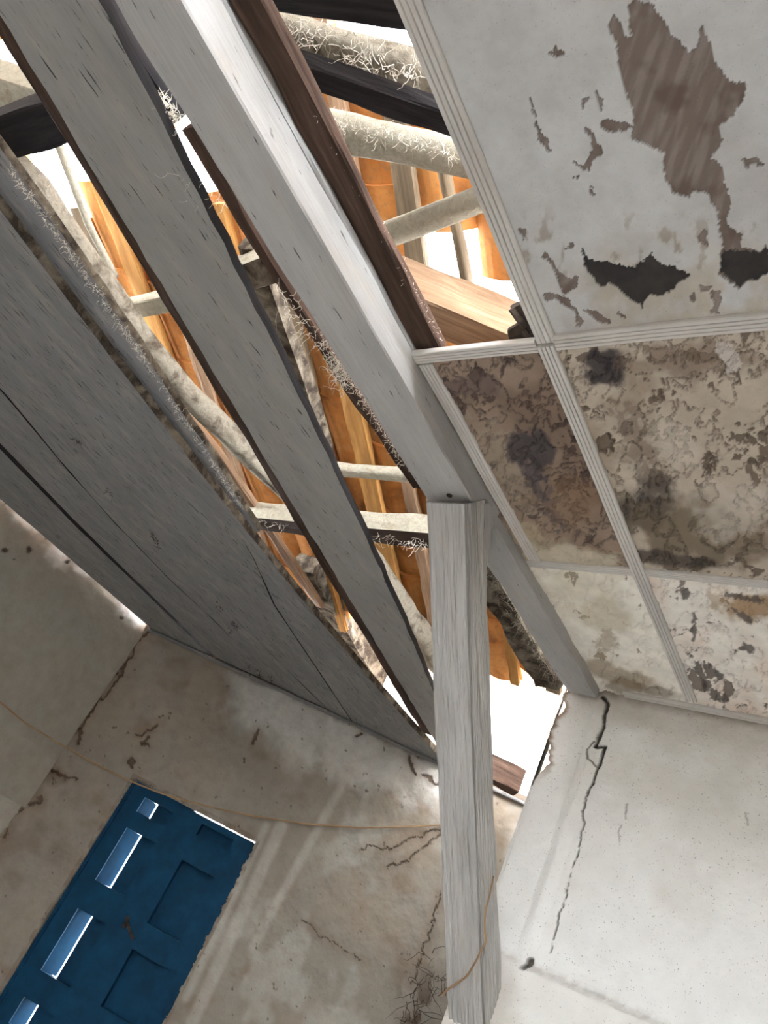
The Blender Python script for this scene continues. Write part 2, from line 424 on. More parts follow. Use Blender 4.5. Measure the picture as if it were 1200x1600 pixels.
# ---- left wall
def wall_b():
    ys = np.arange(.8, 2.36, .007); zs = np.arange(0, 1.02, .007)
    Yg, Zg = np.meshgrid(ys, zs, indexing='ij'); P = np.stack([XB + 0 * Yg, Yg, Zg], -1); PX, PY = project(P)
    h = (fbm(Yg * 3, Zg * 3, 61) - .5) * .03 + (fbm(Yg * 15, Zg * 15, 62) - .5) * .01
    col = np.ones(P.shape) * np.array([.34, .318, .275])
    darken(col, sstep(.45, .75, fbm(Yg * 5, Zg * 5, 63)) * .5, (.32, .28, .23))
    for (x, y, r) in ((15, 780, 10), (45, 810, 22), (90, 868, 22), (125, 888, 12), (205, 950, 24), (222, 968, 16)):
        m_ = sstep(r, r * .3, np.hypot((PX - x) * .7 + (PY - y) * -.5, (PX - x) * .35 + (PY - y) * .6) + (fbm(PX * .1, PY * .1, 8) - .5) * 14)
        darken(col, m_ * .8, (.74, .73, .70))
    for (x, y, r) in ((72, 839, 4), (8, 861, 6), (45, 860, 7), (105, 877, 5), (22, 873, 2), (10, 786, 3), (190, 965, 4), (88, 918, 2)):
        darken(col, sstep(r, r * .4, np.hypot(PX - x, PY - y) + (fbm(PX * .2, PY * .2, 9) - .5) * 7), (.05, .035, .03))
    P[..., 0] += h
    V, F = grid_surface(len(ys), len(zs), P); V = list(map(tuple, V * S + EYE)); F = list(map(tuple, F)); C = list(map(tuple, col.reshape(-1, 3)))
    for (y0, y1, z0, z1) in ((YF, 2.4, ZF, 1.0),):
        b = len(V); p0 = W((XB - .26, y0, z0)); ax = np.array([.24 * S, 0, 0]); ay = np.array([0, (y1 - y0) * S, 0]); az = np.array([0, 0, (z1 - z0) * S])
        V.extend(tuple(p0 + i * ax + j * ay + k * az) for k in (0, 1) for j in (0, 1) for i in (0, 1))
        F.extend(tuple(b + i for i in f) for f in [(0, 2, 3, 1), (4, 5, 7, 6), (0, 1, 5, 4), (2, 6, 7, 3), (0, 4, 6, 2), (1, 3, 7, 5)]); C.extend([(.4, .37, .32)] * 8)
    structure(link('wall_left', mesh('wall_left', V, F, None, np.array(C)), MWA))
wall_b()

# ---- right back wall (white) with a ledge and a long crack
CRACK = [(940, 1090), (952, 1100), (946, 1122), (938, 1150), (932, 1168), (946, 1166), (938, 1190), (930, 1210), (915, 1250), (908, 1275), (914, 1285), (905, 1320), (893, 1365), (880, 1410), (868, 1450), (859, 1488)]
def wall_c():
    xs = np.arange(XCR - .005, -.15, .003); zs = np.arange(-.1, 1.006, .003)
    Xg, Zg = np.meshgrid(xs, zs, indexing='ij'); P = np.stack([Xg, YC + 0 * Xg, Zg], -1); PX, PY = project(P)
    h = (fbm(Xg * 3, Zg * 3, 71) - .5) * .012 + (fbm(Xg * 25, Zg * 25, 72) - .5) * .003
    col = np.ones(P.shape) * np.array([.84, .835, .81])
    darken(col, sstep(.5, .75, fbm(Xg * 6, Zg * 6, 73)) * .3, (.66, .63, .57))
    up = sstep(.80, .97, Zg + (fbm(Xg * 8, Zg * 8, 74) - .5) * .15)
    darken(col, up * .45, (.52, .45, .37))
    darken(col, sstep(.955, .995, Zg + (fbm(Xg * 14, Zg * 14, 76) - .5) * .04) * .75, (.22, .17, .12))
    wx, wy = warp(PX, PY, 8, .06)
    d = distline(wx, wy, CRACK); m_ = sstep(2.4, .6, d); up2 = sstep(1290, 1130, PY)
    m2 = sstep(1.2 + 2.4 * up2, .2 + 1.2 * up2, d); darken(col, m2 * .95, (.05, .04, .03)); h -= m2 * .008
    d = distline(wx, wy, [(930, 1160), (918, 1172), (920, 1188), (936, 1200)]); m_ = sstep(1.8, .4, d); darken(col, m_ * .85, (.09, .07, .05)); h -= m_ * .004
    h += sstep(.03, .0, np.abs(Xg + .853 + .012 * (fbm(Zg * 6, Zg * 0, 77) - .5))) * .012 * sstep(.22, .3, Zg)
    for pts, w in (([(980, 1255), (976, 1280)], 1.4), ([(970, 1290), (966, 1320)], .8), ([(1165, 1270), (1168, 1290)], 1.2)):
        darken(col, sstep(w + .8, w - .5, distline(wx, wy, pts)) * .6, (.2, .17, .14))
    m_ = sstep(6, 2, distline(wx, wy, [(829, 1500), (823, 1516)])); darken(col, m_, (.03, .025, .02)); h -= m_ * .01
    darken(col, sstep(60, 10, PX - 770 + (PY - 1240) * -.02 + (fbm(PX * .03, PY * .03, 75) - .5) * 40) * sstep(1480, 1560, PY) * .6, (.36, .31, .25))
    # ledge: the wall is thicker below
    led = sstep(.235, .212, Zg + (fbm(Xg * 14, Zg * 3, 78) - .5) * .012); h += led * .03
    darken(col, sstep(.022, .0, np.abs(Zg - .225)) * .3 * sstep(.4, .6, fbm(Xg * 60, Zg * 60, 79)), (.4, .36, .3))
    darken(col, led * .35, (.66, .62, .56))
    P[..., 1] -= h
    # the top left corner of the wall has broken away
    bl = [(1060, 880), (1075, 868), (1100, 851), (1130, 843), (1150, 846), (1175, 830), (1215, 812), (1240, 798), (1250, 700)]
    gone2 = (Zg > .66) & (Xg < XCR + (fbm(Zg * 22, Zg * 0, 88) - .38) * .07 * sstep(.66, .76, Zg))
    darken(col, sstep(.022, .004, Xg - XCR - (fbm(Zg * 22, Zg * 0, 88) - .38) * .07) * sstep(.66, .76, Zg) * .8, (.26, .16, .085))
    PB = np.interp(PY, [b[0] for b in bl], [b[1] for b in bl], left=880, right=0) + (fbm(PX * .12, PY * .12, 87) - .5) * 12
    darken(col, sstep(11, 2, PX - PB) * (PY < 1250) * .8, (.30, .18, .09))
    gone = (PX < PB) | gone2; keep = ~(gone[:-1, :-1] | gone[1:, 1:])
    V, F = grid_surface(len(xs), len(zs), P, keep); V = list(map(tuple, V * S + EYE)); F = list(map(tuple, F)); C = list(map(tuple, col.reshape(-1, 3)))
    for (x0, x1, z0, z1, y0, y1) in ((-.84, XR + .3, ZF, 1.0, YC + .02, YC + .3), (XCR + .03, -.83, ZF, .6, YC + .02, YC + .12), (XCR, XR, ZF, -.1, YC - .02, YC + .03), (-.155, XR, -.1, 1.0, YC, YC + .03)):
        b = len(V); p0 = W((x0, y0, z0)); ax = np.array([(x1 - x0) * S, 0, 0]); ay = np.array([0, (y1 - y0) * S, 0]); az = np.array([0, 0, (z1 - z0) * S])
        V.extend(tuple(p0 + i * ax + j * ay + k * az) for k in (0, 1) for j in (0, 1) for i in (0, 1))
        F.extend(tuple(b + i for i in f) for f in [(0, 2, 3, 1), (4, 5, 7, 6), (0, 1, 5, 4), (2, 6, 7, 3), (0, 4, 6, 2), (1, 3, 7, 5)]); C.extend([(.72, .69, .64)] * 8)
    structure(link('wall_right', mesh('wall_right', V, F, None, np.array(C)), MWC))
wall_c()

# ---- return wall between the two (seen at a grazing angle), broken top edge
def wall_d():
    ss = np.arange(-.005, DLEN + .02, .004); zs = np.arange(-.2, 1.06, .004)
    Sg, Zg = np.meshgrid(ss, zs, indexing='ij'); P = D0[None, None] * [1, 1, 0] + Sg[..., None] * DD + Zg[..., None] * np.array([0, 0, 1.0]); PX, PY = project(P)
    h = (fbm(Sg * 4, Zg * 4, 81) - .5) * .02 + (fbm(Sg * 25, Zg * 25, 82) - .5) * .005
    col = np.ones(P.shape) * np.array([.80, .785, .73])
    darken(col, sstep(.5, .8, fbm(Sg * 6, Zg * 6, 83)) * .3, (.66, .61, .52))
    wx, wy = warp(PX, PY, 16, .05)
    for pts, w, k in (([(776, 1430), (790, 1450), (800, 1485), (818, 1515)], .9, .7), ([(858, 1120), (850, 1150)], .8, .5)):
        darken(col, sstep(w + 1, w - .5, distline(wx, wy, pts)) * k, (.2, .16, .12))
    m_ = sstep(7, 2, distline(wx, wy, [(829, 1500), (823, 1514)])); darken(col, m_, (.03, .025, .02)); h -= m_ * .01
    darken(col, sstep(1490, 1590, PY) * .7 * sstep(.35, .6, fbm(PX * .05, PY * .04, 85)), (.28, .23, .17))
    top = 1.04 + 0 * Sg
    P = P + DN * h[..., None]
    sc_ = (ss[:-1] + ss[1:]) / 2; zc = (zs[:-1] + zs[1:]) / 2; SC, ZC = np.meshgrid(sc_, zc, indexing='ij')
    keep = ZC < 1.04 + 0 * SC
    V, F = grid_surface(len(ss), len(zs), P, keep); V = list(map(tuple, V * S + EYE)); F = list(map(tuple, F)); C = list(map(tuple, col.reshape(-1, 3)))
    def bx(s0, s1, z0, z1, d0, d1):
        b = len(V); c = D0 * [1, 1, 0] + DD * s0 + np.array([0, 0, z0]) - DN * d0
        p0 = W(c); ax = DD * (s1 - s0) * S; ay = -DN * (d1 - d0) * S; az = np.array([0, 0, (z1 - z0) * S])
        V.extend(tuple(p0 + i * ax + j * ay + k * az) for k in (0, 1) for j in (0, 1) for i in (0, 1))
        F.extend(tuple(b + i for i in f) for f in [(0, 2, 3, 1), (4, 5, 7, 6), (0, 1, 5, 4), (2, 6, 7, 3), (0, 4, 6, 2), (1, 3, 7, 5)]); C.extend([(.8, .78, .72)] * 8)
    bx(.02, DLEN + .2, ZF, 1.42, .03, .3); bx(0, DLEN + .02, ZF, -.2, 0, .031)
    structure(link('wall_corner', mesh('wall_corner', V, F, None, np.array(C)), MWC))
wall_d()

mb = Merge(); mb.box(W(A0 * [1, 1, 0] + AD * .9 - AN * .04 + np.array([0, 0, 1.0])), AD * (ULEN - .75) * S, -AN * .2 * S, (0, 0, .6 * S))
mb.box(W(A0 * [1, 1, 0] - AD * .3 - AN * .24 + np.array([0, 0, 1.6])), AD * (ULEN + 1.3) * S, AN * .92 * S, (0, 0, .04 * S))  # eave slab added to keep sky light off the window wall
structure(link('wall_gable', mb.mesh('wall_gable'), MWG))
# ---- walls behind and beside the viewer
def box_wall(name, boxes, mat=MPL):
    mb = Merge()
    for (x0, x1, y0, y1, z0, z1) in boxes: mb.box(W((x0, y0, z0)), ((x1 - x0) * S, 0, 0), (0, (y1 - y0) * S, 0), (0, 0, (z1 - z0) * S))
    return structure(link(name, mb.mesh(name), mat))
box_wall('wall_front', [(XB - .26, XR + .25, YF - .25, YF, ZF, 1)])
box_wall('wall_side', [(XR, XR + .25, YF, YC + .3, ZF, 1)])
# ground outside
mb = Merge(); mb.box((-40, -40, -.2), (80, 0, 0), (0, 80, 0), (0, 0, .08))
structure(link('ground', mb.mesh('ground'), MFL))

# ================================================================ CEILING
ceiling = structure(empty('ceiling'))
SA = [(0, 606), (104, 738), (180, 820), (270, 908), (384, 1018)]
SB = [(22, 504), (102, 664), (178, 754), (242, 836), (306, 904), (376, 978)]
SCc = [(308, 772), (390, 856), (430, 945), (535, 1103)]
SDd = [(0, 696), (120, 820), (314, 1008)]
EDG = [(0, 318), (104, 462), (184, 568), (270, 700), (384, 822), (418, 862), (500, 964), (584, 1069), (680, 1174)]
fa, fb, fd, fe = curve_px(SA), curve_px(SB), curve_px(SDd), curve_px(EDG)
G = .006
def off(f, d): return lambda y: f(y) + d
strip_board('ceiling_board', lambda y: XB + .03, off(fd, -.012), YF, ya, 1.0, .02, MB, ceiling, 1, MDW, sag=.006)
strip_board('ceiling_board', off(fd, .006), off(fa, -.007), YF, ya, 1.004, .02, MB, ceiling, 2, MDW, jit=.005)
strip_board('ceiling_board', off(fa, .003), off(fb, -.003), YF, ya, 1.0, .02, MB, ceiling, 3, MDW, jit=.004, sag=-.004)
fc_raw = curve_px(SCc)
y_c0 = gz((308, 772))[1]
def fc(y):                                  # split that opens from a crack towards the wall
    return fc_raw(y) if y > y_c0 else fc_raw(y_c0) - (y_c0 - y) * .02
strip_board('ceiling_board', off(fb, .006), lambda y: fc(y) - (.0 if y < y_c0 else min(.006, (y - y_c0) * .01)), YF, ya, .998, .022, MB, ceiling, 4, MDW, jit=.002)
strip_board('ceiling_board', lambda y: fc(y) + (.0 if y < y_c0 else min(.004, (y - y_c0) * .01)), fe, YF, ya, .996, .026, MB, ceiling, 5, jit=.003)
# narrow strip lying higher
STRIP_R = [(16, 262), (132, 420), (226, 562), (318, 702), (380, 796)]
fs = curve_px(STRIP_R, 1.03)
strip_board('ceiling_board', lambda y: fe(y) * 1.03 - .005, lambda y: fs(y) - .004, YF, 1.46, 1.04, .02, MB, ceiling, 6, jit=.006)
# warped plank in the middle of the opening
AL = [(0, 35), (86, 150), (161, 285), (292, 525), (350, 606), (586, 1000), (683, 1165)]
AR = [(140, 0), (212, 120), (305, 300), (368, 400), (399, 449), (496, 670), (552, 805), (631, 1000), (690, 1095)]
fal, far_ = curve_px(AL), curve_px(AR)
strip_board('ceiling_board', fal, far_, YF, 3.05, 1.0, .022, MBP, ceiling, 7, MDW, jit=.004, sag=0.0, na=110)  # dark edge faces carry the gap's shadow in their colour
# boards that close the ceiling behind the viewer
def flat(name, x0, x1, y0, y1, z, t, mat, seed): return strip_board(name, lambda y: x0, lambda y: x1, y0, y1, z, t, mat, ceiling, seed, na=12, m=3, jit=.001)
flat('ceiling_board', -1.78, -1.36, YF, -.14, 1.03, .02, MB, 8)
flat('ceiling_board', -.9, -.60, YF, -1.3, 1.075, .02, MB, 9)
flat('ceiling_board', -1.37, -1.08, YF, -.3, 1.045, .02, MB, 10)

# ---- peeling panels
def panel(name, x0, x1, y0, y1, step, paint):
    xs = np.arange(x0, x1 + step * .5, step); ys = np.arange(y0, y1 + step * .5, step)
    Xg, Yg = np.meshgrid(xs, ys, indexing='ij'); P = np.stack([Xg, Yg, 1 + 0 * Xg], -1); PX, PY = project(P)
    h, col = paint(Xg, Yg, PX, PY); P[..., 2] -= h
    V, F = grid_surface(len(xs), len(ys), P); V = list(map(tuple, V * S + EYE)); F = list(map(tuple, F[:, ::-1])); C = list(map(tuple, col.reshape(-1, 3)))
    b = len(V); p0 = W((x0, y0, 1.004)); ax = np.array([(x1 - x0) * S, 0, 0]); ay = np.array([0, (y1 - y0) * S, 0]); az = np.array([0, 0, .012])
    V.extend(tuple(p0 + i * ax + j * ay + k * az) for k in (0, 1) for j in (0, 1) for i in (0, 1))
    F.extend(tuple(b + i for i in f) for f in [(0, 2, 3, 1), (4, 5, 7, 6), (0, 1, 5, 4), (2, 6, 7, 3), (0, 4, 6, 2), (1, 3, 7, 5)]); C.extend([(.2, .15, .11)] * 8)
    return link(name, mesh(name, V, F, None, np.array(C)), MPN, ceiling)
Z3 = lambda l: [(750 + x * .375, y * .375) for x, y in l]
Z6 = lambda l: [(750 + x * .375, 500 + y * .375) for x, y in l]
P1_BARE = [Z3(l) for l in (
    [(530, 100), (555, 70), (590, 90), (605, 150), (640, 150), (615, 30), (640, 0), (720, 20), (800, 150), (860, 210), (905, 200), (930, 100), (985, 260), (1040, 340), (1100, 345), (1095, 420), (1060, 460), (1005, 520), (1005, 600), (965, 660), (1010, 690), (1040, 820), (1030, 930), (1090, 970), (1085, 1030), (1170, 1040), (1195, 1000), (1215, 1120), (1080, 1200), (1000, 1140), (1012, 1010), (990, 890), (960, 810), (880, 800), (870, 830), (800, 800), (760, 700), (772, 640), (700, 605), (640, 580), (632, 450), (600, 390), (580, 300), (572, 200)],
    [(270, 210), (345, 245), (345, 218), (322, 212), (318, 180), (305, 212)],
    [(495, 500), (560, 500), (630, 518), (600, 545), (560, 552), (510, 535)],
    [(440, 520), (480, 545), (495, 600), (525, 632), (490, 650), (450, 705), (430, 690), (462, 640), (466, 580)],
    [(425, 405), (465, 398), (440, 430), (436, 470)], [(470, 360), (485, 385), (512, 410), (510, 465), (495, 420)],
    [(205, 395), (216, 420), (240, 520), (280, 580), (300, 635), (270, 620), (240, 550)],
    [(395, 668), (440, 690), (428, 705)], [(375, 735), (415, 730), (410, 744)], [(455, 755), (482, 800), (470, 806)],
    [(160, 950), (195, 948), (182, 1000)], [(350, 1025), (375, 1003), (400, 1015), (385, 1030)],
    [(865, 1230), (895, 1220), (890, 1250)], [(905, 985), (930, 945), (950, 960), (935, 990), (960, 1025), (910, 1005)],
    [(270, 1035), (300, 1075), (325, 1130), (370, 1160), (405, 1150), (412, 1200), (350, 1220), (290, 1090), (262, 1060)],
    [(265, 1215), (360, 1232), (392, 1280), (430, 1345), (415, 1370), (390, 1300), (330, 1250), (280, 1245)],
    [(430, 1290), (500, 1300), (560, 1350), (520, 1350)], [(560, 1270), (620, 1340), (590, 1320)], [(960, 1215), (998, 1210), (1000, 1300), (960, 1300), (985, 1270)],
    [(910, 1178), (982, 1185), (960, 1205), (930, 1208)], [(1090, 660), (1160, 660), (1190, 690), (1130, 680), (1110, 700)], [(150, 1160), (140, 1020), (160, 1090)])]
P1_DARK = [Z3(l) for l in ([(415, 1020), (450, 1070), (560, 1100), (640, 1100), (700, 1075), (715, 1050), (750, 1100), (875, 1138), (850, 1165), (820, 1185), (810, 1215), (700, 1238), (680, 1285), (620, 1240), (590, 1200), (545, 1180), (500, 1200), (480, 1150), (440, 1130)],
                           [(1015, 1040), (1170, 1045), (1200, 1020), (1205, 1130), (1080, 1195), (1005, 1130)])]
def polys(PX, PY, L):
    m_ = np.zeros(PX.shape, bool)
    for l in L: m_ |= inpoly(PX, PY, l)
    return m_
def paint1(X, Y, PX, PY):
    wx, wy = warp(PX, PY, 12, .06); wx, wy = wx + (fbm(PX * .25, PY * .25, 5) - .5) * 5, wy + (fbm(PX * .25, PY * .25, 6) - .5) * 5
    bare = polys(wx, wy, P1_BARE); dk = polys(wx, wy, P1_DARK)
    col = np.ones(X.shape + (3,)) * np.array([.55, .546, .54])
    darken(col, sstep(.45, .75, fbm(X * 8, Y * 8, 91)) * .35, (.47, .44, .42))
    st = sstep(330, 460, PY) * sstep(830, 960, PX) * sstep(.35, .62, fbm(PX * .02, PY * .02, 92)); darken(col, st * .6, (.42, .35, .25))
    darken(col, sstep(.60, .72, fbm(PX * .05, PY * .03, 93)) * sstep(300, 380, PY) * sstep(460, 400, PY) * .6, (.25, .18, .11))
    b = np.ones_like(col) * np.array([.185, .145, .125])
    darken(b, sstep(.4, .7, fbm(PX * .09 + PY * .03, PY * .012, 94)) * .6, (.30, .26, .235)); darken(b, sstep(.5, .75, fbm(PX * .02, PY * .02, 95)) * .7, (.11, .075, .06))
    darken(col, bare * 1.0, (0, 0, 0)); col += b * bare[..., None]
    darken(col, dk * 1.0, (.03, .028, .03))
    h = np.where(bare | dk, 0.0, .0022) + (fbm(X * 6, Y * 6, 96) - .5) * .006
    return h, col
def flaky(X, Y, PX, PY, base, under, dark, th, sc_=.04, seed=0, lines=.65):
    wx, wy = warp(PX, PY, 30, .04, seed)
    n = fbm(wx * sc_, wy * sc_, seed + 1, 5); cell = np.abs(fbm(wx * sc_ * .9, wy * sc_ * .9, seed + 2, 4) - .5)
    col = np.ones(X.shape + (3,)) * np.array(base)
    darken(col, sstep(.40, .68, fbm(PX * .012, PY * .012, seed + 3)) * .75, under)
    darken(col, sstep(.03, .008, cell) * lines, dark)
    peel = n > th; darken(col, peel * .85, dark)
    h = np.where(peel, 0, .0025) + sstep(.0, .06, cell) * .004 + (fbm(X * 30, Y * 30, seed + 4) - .5) * .008
    return h, col
def blob(col, PX, PY, x, y, rx, ry, c, k, seed, rot=0.0, soft=.5):
    ca, sa = math.cos(rot), math.sin(rot); dx, dy = PX - x, PY - y
    q = np.hypot((dx * ca + dy * sa) / rx, (-dx * sa + dy * ca) / ry) + (fbm(PX * (.035 if rx > 32 else .11), PY * (.035 if rx > 32 else .11), seed) - .5) * (1.1 if rx > 32 else 2.0)
    darken(col, sstep(1.0, 1 - soft, q) * k, c)
def paint2(X, Y, PX, PY):
    h, col = flaky(X, Y, PX, PY, (.30, .225, .17), (.17, .115, .085), (.075, .05, .045), .66, .05, 100)
    blob(col, PX, PY, 820, 850, 120, 45, (.44, .36, .25), .8, 101, .3); blob(col, PX, PY, 900, 868, 90, 22, (.60, .54, .42), .8, 102, .1)
    blob(col, PX, PY, 790, 720, 30, 90, (.36, .30, .23), .6, 103, -.5); blob(col, PX, PY, 830, 700, 40, 34, (.06, .05, .055), .95, 104, 0, .3)
    blob(col, PX, PY, 850, 770, 16, 60, (.10, .085, .09), .8, 105, -.55, .3); blob(col, PX, PY, 730, 600, 60, 25, (.12, .085, .08), .7, 106)
    blob(col, PX, PY, 900, 780, 60, 50, (.24, .15, .09), .6, 107)
    return h, col
def paint3(X, Y, PX, PY):
    h, col = flaky(X, Y, PX, PY, (.50, .43, .35), (.27, .20, .145), (.12, .085, .06), .655, .045, 110)
    blob(col, PX, PY, 950, 570, 36, 32, (.04, .035, .04), .95, 111, 0, .35); blob(col, PX, PY, 1080, 560, 130, 32, (.22, .16, .12), .75, 112)
    blob(col, PX, PY, 1020, 790, 60, 60, (.06, .05, .045), .9, 113, .3); blob(col, PX, PY, 1080, 830, 120, 60, (.15, .115, .075), .85, 114, .3)
    blob(col, PX, PY, 1000, 690, 30, 80, (.16, .12, .09), .6, 115, -.5); blob(col, PX, PY, 1060, 690, 55, 40, (.58, .52, .44), .7, 116, .5)
    blob(col, PX, PY, 1160, 790, 80, 60, (.56, .51, .44), .6, 117); blob(col, PX, PY, 1040, 870, 120, 14, (.05, .04, .035), .85, 118, .12)
    m_ = inpoly(*warp(PX, PY, 10, .08), Z6([(990, 80), (1050, 90), (1080, 150), (1100, 190), (1020, 215), (1030, 170), (985, 130)])); darken(col, m_ * .9, (.60, .55, .5))
    return h, col
def paint4(X, Y, PX, PY):
    h, col = flaky(X, Y, PX, PY, (.88, .845, .76), (.80, .73, .60), (.34, .27, .18), .76, .05, 120, .12)
    blob(col, PX, PY, 950, 955, 60, 36, (.50, .42, .27), .5, 121); blob(col, PX, PY, 960, 1050, 90, 18, (.30, .22, .13), .7, 122, .3); blob(col, PX, PY, 950, 1000, 18, 26, (.34, .27, .18), .6, 123)
    blob(col, PX, PY, 1010, 1075, 90, 14, (.2, .15, .1), .7, 124, .15)
    return h, col
def paint5(X, Y, PX, PY):
    h, col = flaky(X, Y, PX, PY, (.86, .82, .75), (.74, .60, .50), (.13, .10, .08), .68, .06, 130, .3)
    blob(col, PX, PY, 1170, 945, 60, 26, (.36, .22, .10), .85, 131); blob(col, PX, PY, 1120, 930, 22, 22, (.42, .30, .18), .6, 132)
    for x, y, rx, ry, r in ((1072, 925, 12, 10, 0), (1160, 930, 30, 7, .2), (1115, 1048, 18, 12, .5), (1118, 1080, 22, 9, .5), (1160, 960, 26, 6, .6), (1165, 1010, 14, 8, 0), (1085, 985, 5, 24, 0), (1096, 1050, 8, 30, -.5)):
        blob(col, PX, PY, x, y, rx, ry, (.12, .10, .09), .9, 133 + int(x) % 9, r, .25)
    return h, col
XL0, XL1 = -.875, -.595; K1, K2 = .767, 1.432; XQ = .0
p1 = panel('ceiling_panel', -.612, XQ, .12, K1, .0024, paint1)
panel('ceiling_panel', XL0 - .05, -.6, K1, K2, .0028, paint2)
panel('ceiling_panel', -.6, XQ, K1, K2, .0028, paint3)
panel('ceiling_panel', XL0 - .05, -.6, K2, YC + .01, .003, paint4)
panel('ceiling_panel', -.6, XQ, K2, YC + .01, .003, paint5)
for (x0, x1, y0, y1) in ((-.62, XQ, YF, -1.1), (XQ, .75, YF, -1.1), (XQ, .75, .12, K2), (XQ, .75, K2, YC), (.75, XR, YF, -1.1), (.75, XR, -1.1, YC)):
    mb = Merge(); mb.box(W((x0, y0, 1.0)), ((x1 - x0) * S, 0, 0), (0, (y1 - y0) * S, 0), (0, 0, .016)); link('ceiling_panel', mb.mesh('ceiling_panel'), MPL, ceiling)

# ---- grooved battens
def batten(p0, p1, width, depth, seed, grooves=4, z=1.0):
    """ribbed cover strip below the ceiling, from p0 to p1 in plan"""
    p0 = np.array([*p0, z]); p1 = np.array([*p1, z]); T = p1 - p0; L = np.linalg.norm(T); T /= L; R_ = np.array([T[1], -T[0], 0])
    prof = [(-width / 2, 0.0), (-width / 2, -depth * .8)]
    for i in range(grooves):
        a = -width / 2 + width * (i + .12) / grooves; b = -width / 2 + width * (i + .82) / grooves; e = -width / 2 + width * (i + .95) / grooves
        prof += [(a, -depth), (b, -depth)] + ([(e, -depth * .62)] if i < grooves - 1 else [])
    prof += [(width / 2, -depth * .8), (width / 2, 0.0)]
    n = max(3, int(L / .03)); V = []; U = []; k = len(prof)
    for i in range(n):
        t = i / (n - 1); w = (vnoise(np.array([t * L * 6]), np.array([seed * 2.3]), seed)[0] - .5) * .004
        for (a, b) in prof:
            V.append(W(p0 + T * L * t + R_ * (a + w) + np.array([0, 0, b]))); U.append((t * L * S, a * S + seed * .21))
    F = [(i * k + j, (i + 1) * k + j, (i + 1) * k + (j + 1) % k, i * k + (j + 1) % k) for i in range(n - 1) for j in range(k)]
    F += [tuple(range(k)), tuple(range((n - 1) * k, n * k))[::-1]]
    return link('batten', mesh('batten', V, F, U), MBT, ceiling)
batten((-.606, .0), (-.603, K1 - .005), .036, .008, 1)
batten((-.605, K1 + .0), (-.603, YC - .05), .032, .012, 2)
batten((-.885, K1), (-.622, K1 - .002), .026, .012, 3)
batten((-.588, K1 - .004), (XQ + .7, K1 - .006), .030, .011, 4)
batten((-.885, K2), (-.62, K2 - .004), .026, .010, 5)
batten((-.588, K2 - .004), (XQ + .7, K2 + .01), .026, .010, 6)
batten((-.867, K1 + .016), (-.862, K2 - .016), .032, .010, 7)
batten((XQ, .12), (XQ, YC), .036, .011, 8)
batten((-.80, YC - .018), (XR, YC - .018), .03, .014, 9, 2)
# wall-head moulding along the window wall
V, F, U = sweep([W(A0 * [1, 1, 0] + AD * u + AN * .012 + np.array([0, 0, .988])) for u in np.linspace(.02, ULEN - .02, 30)], .03, .016, seed=4, rough=.003)
link('wall_trim', mesh('wall_trim', V, F, U), MB, ceiling)

# ================================================================ TIMBERS
def px_line(pts): return [W(gz(p[:2], p[2])) for p in pts]
ZB = .93
bx0, bx1 = -1.005, -.885
beam = empty('tie_timber'); tag(beam, 'long white-painted ceiling beam carried by the diagonal brace', 'beam')
timber('beam_body', MBE, [W(((bx0 + bx1) / 2, y, ZB + .035)) for y in np.linspace(-2.3, 1.235, 12)], (bx1 - bx0) * S, .07 * S, beam, seed=11, rough=.003)
timber('far_section', MBE, [W(gz((700, 716), 1.0)), W(gz((777, 846), .99)), W(gz((840, 950), .988)), W(gz((902, 1052), .99)), W(gz((915, 1072), .995))], .09 * S, .06 * S, beam, seed=13, rough=.004)
timber('cap_strip', MBE, [W((-.893, y, ZB + .083)) for y in np.linspace(-2.3, K1 - .01, 8)], .02 * S, .026 * S, beam, seed=12, rough=.003)
# knot on the beam's underside
V, F, U = sweep([W((-.935, 1.105, ZB - .0022)), W((-.935, 1.105, ZB + .004))], .016, .014, up=(0, 1, 0), seg=.004, roundness=1, seed=1, rough=.001)
link('knot', mesh('knot', V, F, U), MDB, beam)
# diagonal brace
brace = empty('timber_brace')
shaft = timber('shaft', MBR, [W((-.932, 1.13, ZB + .005)), W((-.926, 2.16, -.013))], .104 * S, .088 * S, brace, seed=14, rough=.002, bow=.006, dense=34, seg=.009)
timber('packing_piece', MBE, [W((-.880, 1.165, ZB + .03)), W((-.880, 1.235, ZB - .045))], .012, .05, brace, seed=15, rough=.003)
V, F, U = sweep([W((-.95, 1.155, ZB - .055)), W((-.95, 1.16, ZB - .045))], .008, .008, up=(1, 0, 0), seg=.004, roundness=1, rough=.0004)
link('nail', mesh('nail', V, F, U), MDB, brace)
tag(brace, 'thick white-painted timber brace with ridged grain, propping the ceiling beam', 'brace')

OBJ = []

def thing(name, mat, pts, w, h, label, cat, under=None, **kw):
    o = timber(name, mat, pts, w, h, None, **kw)
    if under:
        o.data.materials.append(under); o.data.polygons.foreach_set('material_index', [1 if p.normal.z < -.6 else 0 for p in o.data.polygons])  # underside takes a darker material, its shade put into the colour
    tag(o, label, cat); OBJ.append(o); return o
